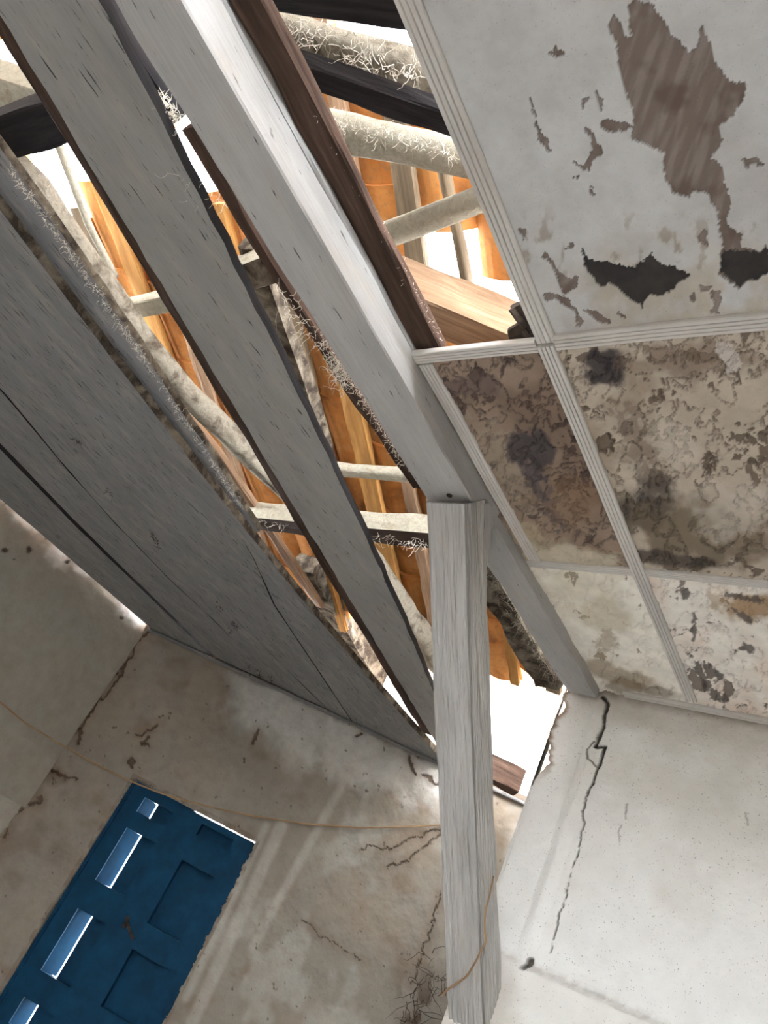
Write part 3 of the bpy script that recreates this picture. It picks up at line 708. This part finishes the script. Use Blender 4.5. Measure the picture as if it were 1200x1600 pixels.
# joist carrying the warped plank (dark edge left of it)
thing('joist', MRW, [W((fal(y) * 1.045 - .012 * 0 + .035, y, 1.055)) for y in np.linspace(-.9, 2.92, 24)], .10, .06, 'dark brown joist running between the warped plank and the long log', 'joist', seed=21)
thing('joist', MRW, [W((-.858 + .004 * math.sin(y * 4), y, 1.02)) for y in np.linspace(-.9, K1 + .0, 10)], .070, .026, 'brown joist with a dusty edge beside the lit side of the beam', 'joist', seed=22)
thing('rafter', MDD, px_line([(690, 770, 1.06), (765, 890, 1.06), (815, 975, 1.06), (862, 1062, 1.05)]), .10, .09, 'cobwebbed dark rafter hugging the far section of the beam beyond the brace', 'rafter', seed=23, rough=.01)
thing('joist', MDW, px_line([(110, -45, 1.07), (268, 190, 1.07)]), .11, .06, 'added dark timber filling the unlit gap between plank and beam at the top', 'joist', seed=45)  # added piece, stands in for the darkness of the open gap
thing('joist', MRW, px_line([(300, 195, 1.02), (424, 408, 1.02), (540, 590, 1.02), (655, 757, 1.02)]), .034, .03, 'dark joist tucked along the slot side of the white beam', 'joist', seed=47)
# ---- poles of the opening beside the peeling panel
thing('dark_timber', MDW, px_line([(330, -38, 1.28), (690, 4, 1.28)]), .08, .07, 'black timber across the very top of the opening', 'beam', seed=24)
thing('roof_pole', MDU, px_line([(380, 34, 1.32), (720, 134, 1.32)]), .083, .083, 'cobwebbed round pole between the two black roof timbers', 'pole', seed=25, roundness=1, rough=.006)
thing('dark_timber', MDW, px_line([(400, 82, 1.22), (760, 206, 1.22)]), .052, .05, 'black timber between the round pole and the pale pole', 'beam', seed=26)
thing('roof_pole', MDL, px_line([(430, 186, 1.34), (780, 258, 1.34)]), .085, .085, 'pale dusty thick pole just below the black timber', 'pole', seed=27, roundness=1, rough=.005)
thing('roof_pole', MDL, px_line([(540, 390, 1.30), (820, 286, 1.30)]), .066, .062, 'pale bark-stripped pole crossing in front of the orange tiles', 'pole', seed=28, roundness=1, rough=.005)
thing('roof_timber', MTW, px_line([(610, 440, 1.16), (700, 478, 1.16), (860, 545, 1.16)]), .09, .12, 'broad tan timber with worn rounded top above the cross batten', 'timber', seed=29, rough=.006)
thing('roof_pole', MGL, px_line([(688, 235, 1.6), (712, 350, 1.6), (737, 480, 1.6)]), .036, .036, 'slim dark pole standing against the bright sky gap', 'pole', seed=46, roundness=1)
# ---- left opening
thing('roof_log', MDU, px_line([(-40, 190, 1.16), (60, 300, 1.16), (200, 500, 1.16), (300, 622, 1.16), (372, 694, 1.16), (455, 772, 1.16)]), .085, .085, 'long cobwebbed round log above the narrow raised board strip', 'log', seed=30, roundness=1, rough=.006)
thing('dark_timber', MDW, px_line([(-60, 232, 1.2), (140, 165, 1.2)]), .11, .11, 'black timber crossing just above the bamboo stick', 'beam', seed=31)
thing('roof_timber', MDL, px_line([(-40, 118, 1.35), (90, 160, 1.35)]), .10, .09, 'pale squared timber above the black timber near the bamboo stick', 'timber', seed=32)
thing('bamboo_pole', MDL, px_line([(84, 205, 1.42), (110, 275, 1.42), (140, 355, 1.42), (180, 432, 1.42)]), .026, .026, 'thin pale bamboo stick rising from the long log against the sky', 'pole', seed=33, roundness=1, rough=.002)
thing('roof_timber', MDL, px_line([(200, 482, 1.26), (300, 462, 1.26)]), .06, .055, 'short pale timber end beside the cobwebbed log', 'timber', seed=34)
# ---- middle slot
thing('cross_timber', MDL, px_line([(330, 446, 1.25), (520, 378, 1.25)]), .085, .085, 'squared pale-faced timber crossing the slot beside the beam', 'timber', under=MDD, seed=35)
thing('cross_timber', MDD, px_line([(392, 380, 1.3), (470, 600, 1.3), (500, 700, 1.3)]), .075, .06, 'grey cobwebbed lath hanging below the squared timber', 'lath', seed=36, rough=.007)
thing('roof_pole', MDL, px_line([(470, 728, 1.36), (700, 748, 1.36)]), .062, .05, 'thin round pole between plank and beam, above the squared purlin', 'pole', seed=37, roundness=1)
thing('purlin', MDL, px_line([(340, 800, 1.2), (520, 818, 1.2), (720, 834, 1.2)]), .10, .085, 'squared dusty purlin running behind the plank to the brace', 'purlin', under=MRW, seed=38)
thing('roof_log', MDU, px_line([(560, 860, 1.22), (630, 960, 1.22), (720, 1075, 1.22)]), .14, .13, 'fat cobwebbed log curving down behind the brace', 'log', seed=39, roundness=1, rough=.01)
thing('roof_timber', MDD, px_line([(478, 880, 1.28), (540, 985, 1.28), (590, 1060, 1.28)]), .13, .10, 'dark cobwebbed timber end between the plank and the pale lath', 'timber', seed=40, rough=.01)
thing('lath', MTW, px_line([(240, 590, 1.22), (330, 695, 1.22), (400, 795, 1.22), (500, 945, 1.22)]), .05, .03, 'pale new-looking lath along the dusty board edge', 'lath', seed=41)
thing('roof_timber', MRW, px_line([(742, 1188, 1.0), (812, 1224, 1.0)]), .10, .12, 'broken brown timber stub at the wall corner by the brace', 'timber', seed=42, rough=.012)

# ================================================================ ROOF
roof = structure(empty('roof'))
T2 = np.array([-.2, .98]); T2 /= np.linalg.norm(T2); R2 = np.array([T2[1], -T2[0]])
Z0R, SL = 1.95, .25
def roof_pt(r, s, dz=0): return np.array([R2[0] * r + T2[0] * s, R2[1] * r + T2[1] * s, Z0R - SL * s + dz])
PITCH, LEN, EXPO = .165, .36, .30
def tile_mesh():
    n = 8; V = []; th = .014
    for e in (0, 1):
        s = (e - .5) * LEN
        for lay in (0, 1):
            for i in range(n + 1):
                a = (i / n - .5) * 2; x = a * PITCH * .5 * (1.06 if e else 1.02); z = .030 * (a * a) + lay * th + (.0 if e == 0 else .016)
                V.append((x * S, s * S, z * S))
    k = n + 1; F = []
    for i in range(n):
        F += [(i, i + 1, 2 * k + i + 1, 2 * k + i)[::-1], (k + i, k + i + 1, 3 * k + i + 1, 3 * k + i), (i, i + 1, k + i + 1, k + i), (2 * k + i, 2 * k + i + 1, 3 * k + i + 1, 3 * k + i)[::-1]]
    F += [(0, k, 3 * k, 2 * k), (n, 2 * k + n, 3 * k + n, k + n)]
    return mesh('roof_tile', V, F)
TM = tile_mesh(); TM.materials.append(MTI)
SKY = [[(706, 235), (740, 235), (770, 330), (840, 330), (850, 540), (722, 490)], [(470, 118), (518, 118), (520, 178), (470, 170)], [(560, 20), (660, 20), (660, 95), (565, 75)],
       [(-20, 50), (70, 50), (70, 205), (-20, 205)], [(40, 215), (125, 215), (128, 318), (70, 318)], [(272, 200), (322, 200), (345, 330), (312, 330)]]
tb = Matrix.Rotation(-math.atan(SL), 4, 'X')
base = Matrix(((R2[0], T2[0], 0, 0), (R2[1], T2[1], 0, 0), (0, 0, 1, 0), (0, 0, 0, 1)))
ntile = 0
for ci in range(-21, 2):
    for ri in range(1, 12):
        r = ci * PITCH; s = ri * EXPO - .1 + (.13 if ci % 3 == 0 else .05 * (ci % 2))
        q = [roof_pt(r + a * PITCH * .3, s + b * LEN * .3) for a, b in ((0, 0), (-1, -1), (1, 1), (-1, 1), (1, -1))]
        c = q[0]
        sx, sy = project(np.array(q))
        if any(inpoly(sx, sy, h).any() for h in SKY): continue
        if s > 2.74: continue
        if (c - A0) @ AN < -.45 or c[1] > YC + 1.4 and c[0] > -1.0: continue
        o = bpy.data.objects.new('roof_tile', TM); sc.collection.objects.link(o); o.parent = roof; ntile += 1
        o.matrix_world = Matrix.Translation(W(c)) @ base @ tb @ Matrix.Rotation(random.uniform(-.03, .03), 4, 'Z') @ Matrix.Rotation(random.uniform(-.03, .03), 4, 'Y')
# unseen screen added in the loft, keeps daylight off the roof timbers
mb = Merge(); mb.box(W((-3.5, -.22, 1.06)), (5.2 * S, 0, 0), (0, .05 * S, 0), (0, 0, .56 * S))
structure(link('loft_light_screen', mb.mesh('loft_light_screen'), MPL))
# roof behind the viewer: upper strip, far slope, with an unseen opening shaped to let daylight onto the right wall
RO = (-.5, 1.2, -1.3, -.25)               # open part: r0, r1, s0, s1
SR = -1.3                                  # ridge
def slab(name, r0, r1, s0, s1, far=False):
    f = (lambda r, s: roof_pt(r, s, .03)) if not far else (lambda r, s: roof_pt(r, SR, .03) + np.array([*(T2 * (s - SR)), (s - SR) * .75]))
    c = [f(r0, s0), f(r1, s0), f(r1, s1), f(r0, s1)]; V = [W(p) for p in c] + [W(p + np.array([0, 0, .03])) for p in c]
    link(name, mesh(name, V, [(3, 2, 1, 0), (4, 5, 6, 7), (0, 1, 5, 4), (1, 2, 6, 5), (2, 3, 7, 6), (3, 0, 4, 7)]), MRS, roof)
slab('roof_slope', -4.2, RO[0], SR, .12); slab('roof_slope', RO[1], 3.2, SR, 3.2); slab('roof_slope', RO[0], RO[1], RO[3], .12); slab('roof_slope', .42, RO[1], .12, 3.2); slab('roof_slope', -4.2, 3.2, SR - 1.7, SR - 1.35, True)
slab('roof_slope', -4.2, RO[0], SR - 1.35, SR, True); slab('roof_slope', RO[1], 3.2, SR - 1.35, SR, True)
_c = roof_pt((RO[0] + RO[1]) / 2, (RO[2] + RO[3]) / 2)
portal(W(_c + np.array([0, 0, .05])), (RO[1] - RO[0]) * S, (RO[3] - RO[2]) * S, (0, 0, -1))
_c = roof_pt(*((lambda p: (p[:2] @ R2, p[:2] @ T2))(gz((760, 420), 1.5))))
portal(W(_c + np.array([0, 0, .06])), .3, .5, (0, 0, -1))
def roof_hit(p):
    w = ray(p); k = Z0R / (w[2] + SL * (T2 @ w[:2])); q = w * k; return q[:2] @ R2, q[:2] @ T2
o = bpy.data.objects.new('roof_tile', TM); sc.collection.objects.link(o); o.parent = roof
o.matrix_world = Matrix.Translation(W(roof_pt(*roof_hit((782, 338))))) @ base @ tb
for ci in range(-21, 5):
    r = (ci - .5) * PITCH; s0 = .2 + .1 * (ci % 2); mt = (MOL, MGL, MOL, MTW, MGL)[ci % 5]
    if ci > -12 and ci < -10: continue
    segs = np.arange(s0, 2.9, .08); runs = []; cur = []
    for q in segs:
        sx, sy = project(roof_pt(r, q, -.012)[None])
        if any(inpoly(sx, sy, h).any() for h in SKY):
            if len(cur) > 2: runs.append(cur)
            cur = []
        else: cur.append(q)
    if len(cur) > 2: runs.append(cur)
    for k, run in enumerate(runs):
        timber('lath', mt, [W(roof_pt(r, q, -.012)) for q in run], .068 * (.7 + .6 * ((ci * 7) % 5) / 4), .03, roof, seed=100 + ci + 40 * k)

# ================================================================ WINDOW
win = structure(empty('window_1'))
def wa(u, z, d=0.0): return W(A0 * [1, 1, 0] + AD * u + AN * d + np.array([0, 0, z]))
def wbox(mb, u0, u1, z0, z1, d0, d1): mb.box(wa(u0, z0, d0), AD * (u1 - u0) * S, (0, 0, (z1 - z0) * S), AN * (d1 - d0) * S)
def part(name, boxes, mat, parent):
    mb = Merge()
    for b in boxes: wbox(mb, *b)
    return link(name, mb.mesh(name), mat, parent)
fr = .016
part('window_frame', [(WU0, WU0 + fr, WZ0, WZ1 - .012, -.10, -.012), (WU1 - fr, WU1, WZ0, WZ1 - .012, -.10, -.012), (WU0, WU1, WZ0, WZ0 + fr, -.10, -.012)], MBL, win)
def leaf(u0, u1, pu0, pu1, rows, z0, z1, slit):
    D0_, D1_ = -.070, -.022
    st = part('shutter_leaf', [(u0, pu0, z0, z1, D0_, D1_), (pu1, u1, z0, z1, D0_, D1_)], MBL, win)
    zs = [z1] + [v for r in rows for v in r] + [z0]
    for i in range(0, len(zs), 2): part('rail', [(pu0, pu1, zs[i + 1], zs[i], D0_, D1_)], MBL, st)
    for i, (a, b) in enumerate(rows):
        if slit and i in slit:
            g = slit[i]
            part('shutter_panel', [(g + .006, pu1, b, a, D0_ + .004, D0_ + .012)], MBL, st)
            mb = Merge(); p0 = wa(pu0, b, -.030); mb.box(p0, AD * (g - .010 - pu0) * S - AN * .055 * S, (0, 0, (a - b) * S), -AN * .007 * S)
            link('shutter_panel', mb.mesh('shutter_panel'), MBL, st)
        else:
            part('shutter_panel', [(pu0, pu1, b, a, D0_ + .004, D0_ + .012)], MBL, st)
    return st
ROWS_L = [(.275, .205), (.128, -.114), (-.238, -.495), (-.60, -.70)]
ROWS_R = [(.288, .235), (.118, -.160), (-.268, -.495), (-.60, -.70)]
leaf(WU0 + fr - .002, .7162, .475, .630, ROWS_L, WZ0 + .02, .322, {0: .532, 1: .540, 2: .536, 3: .53})
leaf(.716, WU1 - fr + .002, .782, .950, ROWS_R, WZ0 + .02, .316, None)
# latch
lt = Merge()
V, F, U = sweep([wa(.70, -.19, -.018), wa(.735, -.215, -.014), wa(.765, -.235, -.018)], .018, .014, seg=.008, roundness=1, rough=.004); lt.add(V, F, U)
V, F, U = sweep([wa(.69, -.175, -.022), wa(.705, -.195, -.012), wa(.70, -.215, -.02)], .022, .018, seg=.008, roundness=1, rough=.006); lt.add(V, F, U)
link('latch', lt.mesh('latch'), MDB, win)

# ================================================================ SMALL THINGS
def cable_pts():
    px = [(-30, 1080), (0, 1097), (40, 1130), (90, 1160), (150, 1195), (205, 1222), (250, 1240), (300, 1255), (345, 1266), (400, 1277), (470, 1288), (560, 1295), (640, 1293), (700, 1290)]
    out = []
    for p in px:
        q = on_a(p)
        if (q - A0) @ AD < .02:
            w = ray(p); q = w * (XB + .02) / w[0]
            out.append(W(q))
        else: out.append(W(q + AN * .022))
    return out
V, F, U = sweep(cable_pts(), .008, .008, seg=.03, roundness=1, rough=.0015)
tag(link('cable', mesh('cable', V, F, U), MCB), 'thin tan cable strung along the wall above the blue shutters', 'cable')

def strands(name, label, groups, mat, radius=.0008, cat='cobweb', kind=None):
    """curly silk strands between anchor points; groups: (p0, p1, count, spread)"""
    mb = Merge()
    for (p0, p1, n, spr) in groups:
        p0 = np.array(p0); p1 = np.array(p1)
        for i in range(n):
            t0 = rng.random(); a = p0 + (p1 - p0) * t0 + rng.normal(size=3) * spr * .25
            d = rng.normal(size=3); d /= np.linalg.norm(d); l = spr * (.4 + rng.random())
            pts = [a]; cur = a
            for k in range(5):
                d = d + rng.normal(size=3) * .55 + np.array([0, 0, -.12]); d /= np.linalg.norm(d); cur = cur + d * l / 5; pts.append(cur)
            pts = np.array(pts); 
            V = []; 
            for k, p in enumerate(pts):
                tg = pts[min(k + 1, 5)] - pts[max(k - 1, 0)]; s = np.cross(tg, (.3, .5, .8)); s /= np.linalg.norm(s) + 1e-9; u = np.cross(s, tg); u /= np.linalg.norm(u) + 1e-9
                rr = radius * (1 - .12 * k)
                V += [p + s * rr, p - s * rr * .5 + u * rr * .87, p - s * rr * .5 - u * rr * .87]
            F = [(3 * k + j, 3 * k + (j + 1) % 3, 3 * k + 3 + (j + 1) % 3, 3 * k + 3 + j) for k in range(5) for j in range(3)]
            mb.add(V, F)
    o = link(name, mb.mesh(name), mat); 
    if label: tag(o, label, cat, kind=kind)
    return o
def zp(x, y, z): return W(gz((x, y), z))
strands('cobweb', 'tangled pale cobweb hanging from the beam edge above the thin pole', [(zp(500, 520, .96), zp(640, 735, .96), 160, .025), (zp(520, 560, .96), (zp(535, 600, .96)), 120, .035), (zp(440, 450, .96), zp(500, 540, .96), 40, .045)], MCW, kind='stuff')
strands('cobweb', 'dusty cobweb fringe along the narrow raised strip in the left opening', [(zp(16, 262, 1.03), zp(226, 562, 1.03), 300, .018), (zp(226, 562, 1.03), zp(380, 796, 1.03), 200, .018)], MCW, .0007, kind='stuff')
strands('cobweb', 'cobweb clump in the slot between warped plank and beam top', [(zp(245, 150, 1.03), zp(290, 205, 1.03), 160, .025), (zp(300, 250, 1.03), zp(350, 330, 1.03), 40, .06)], MCW, kind='stuff')
strands('cobweb', 'wispy cobweb on the round pole near the top of the opening', [(zp(430, 40, 1.28), zp(660, 120, 1.28), 160, .06), (zp(500, 190, 1.31), zp(715, 240, 1.31), 150, .035)], MCW, .0009, kind='stuff')
strands('cobweb', 'dusty cobweb fringe on the joist beside the roof opening', [(zp(436, 60, 1.02), zp(690, 535, 1.02), 420, .012)], MCW, .0007, kind='stuff')
strands('cobweb', 'cobweb threads drooping from the squared purlin', [(zp(560, 835, 1.16), zp(665, 850, 1.16), 60, .05), (zp(400, 810, 1.16), zp(450, 825, 1.16), 25, .04)], MCW, kind='stuff')
strands('cobweb', 'thick cobweb on the dark rafter right of the brace', [(zp(760, 880, 1.0), zp(868, 1055, 1.0), 220, .05)], MDU, .001, kind='stuff')
strands('root_tuft', 'dark dry rootlets at the foot of the window wall behind the brace', [(W(on_a((640, 1590)) + AN * .03), W(on_a((690, 1510)) + AN * .03), 46, .16)], MDB, .0022, 'roots', kind='stuff')
strands('soot_tuft', 'black sooty tufts hanging along the seams of the left ceiling boards', [(zp(x - 3, y - 6, .993), zp(x + 3, y + 8, .99), n, .02) for x, y, n in ((122, 690, 14), (240, 838, 22), (246, 850, 16), (340, 945, 14), (368, 978, 22), (404, 1050, 18), (424, 1060, 14), (388, 1040, 10), (90, 835, 8), (170, 770, 8), (448, 900, 12), (440, 880, 12), (560, 1130, 10), (360, 985, 12))], MDB, .0012, 'cobweb', kind='stuff')
# tendrils on the brace
def tendril(pts, label):
    V, F, U = sweep(pts, .005, .005, seg=.02, roundness=1, rough=.001)
    tag(link('dry_tendril', mesh('dry_tendril', V, F, U), MCB), label, 'vine')
def on_brace(p):                            # front face of the brace
    a = np.array([-.932, 1.13, ZB + .005]); b = np.array([-.926, 2.16, -.013]); T = (b - a) / np.linalg.norm(b - a); n = np.cross(T, (1, 0, 0)); n /= np.linalg.norm(n)
    if n @ a > 0: n = -n
    w = ray(p); o = a + n * .047; return W(w * (n @ o) / (n @ w))
tendril([on_brace(p) for p in ((771, 1370), (765, 1400), (758, 1425), (757, 1450), (760, 1470), (752, 1485), (745, 1500), (730, 1525), (700, 1545), (690, 1555))], 'thin dry tendril looping across the lower brace')
# debris lump on the batten
mb = Merge()
for i in range(7):
    c = W((-.66 + .05 * rng.random(), K1 - .03 + .02 * rng.random(), 1.01 + .015 * rng.random())); d = rng.normal(size=3) * .02; d[2] *= .3
    V, F, U = sweep([c - d, c, c + d], .03, .022, seg=.008, roundness=1, rough=.006, seed=i); mb.add(V, F, U)
tag(link('debris_clump', mb.mesh('debris_clump'), MDB), 'dark clump of debris lying where the battens cross by the opening', 'debris')
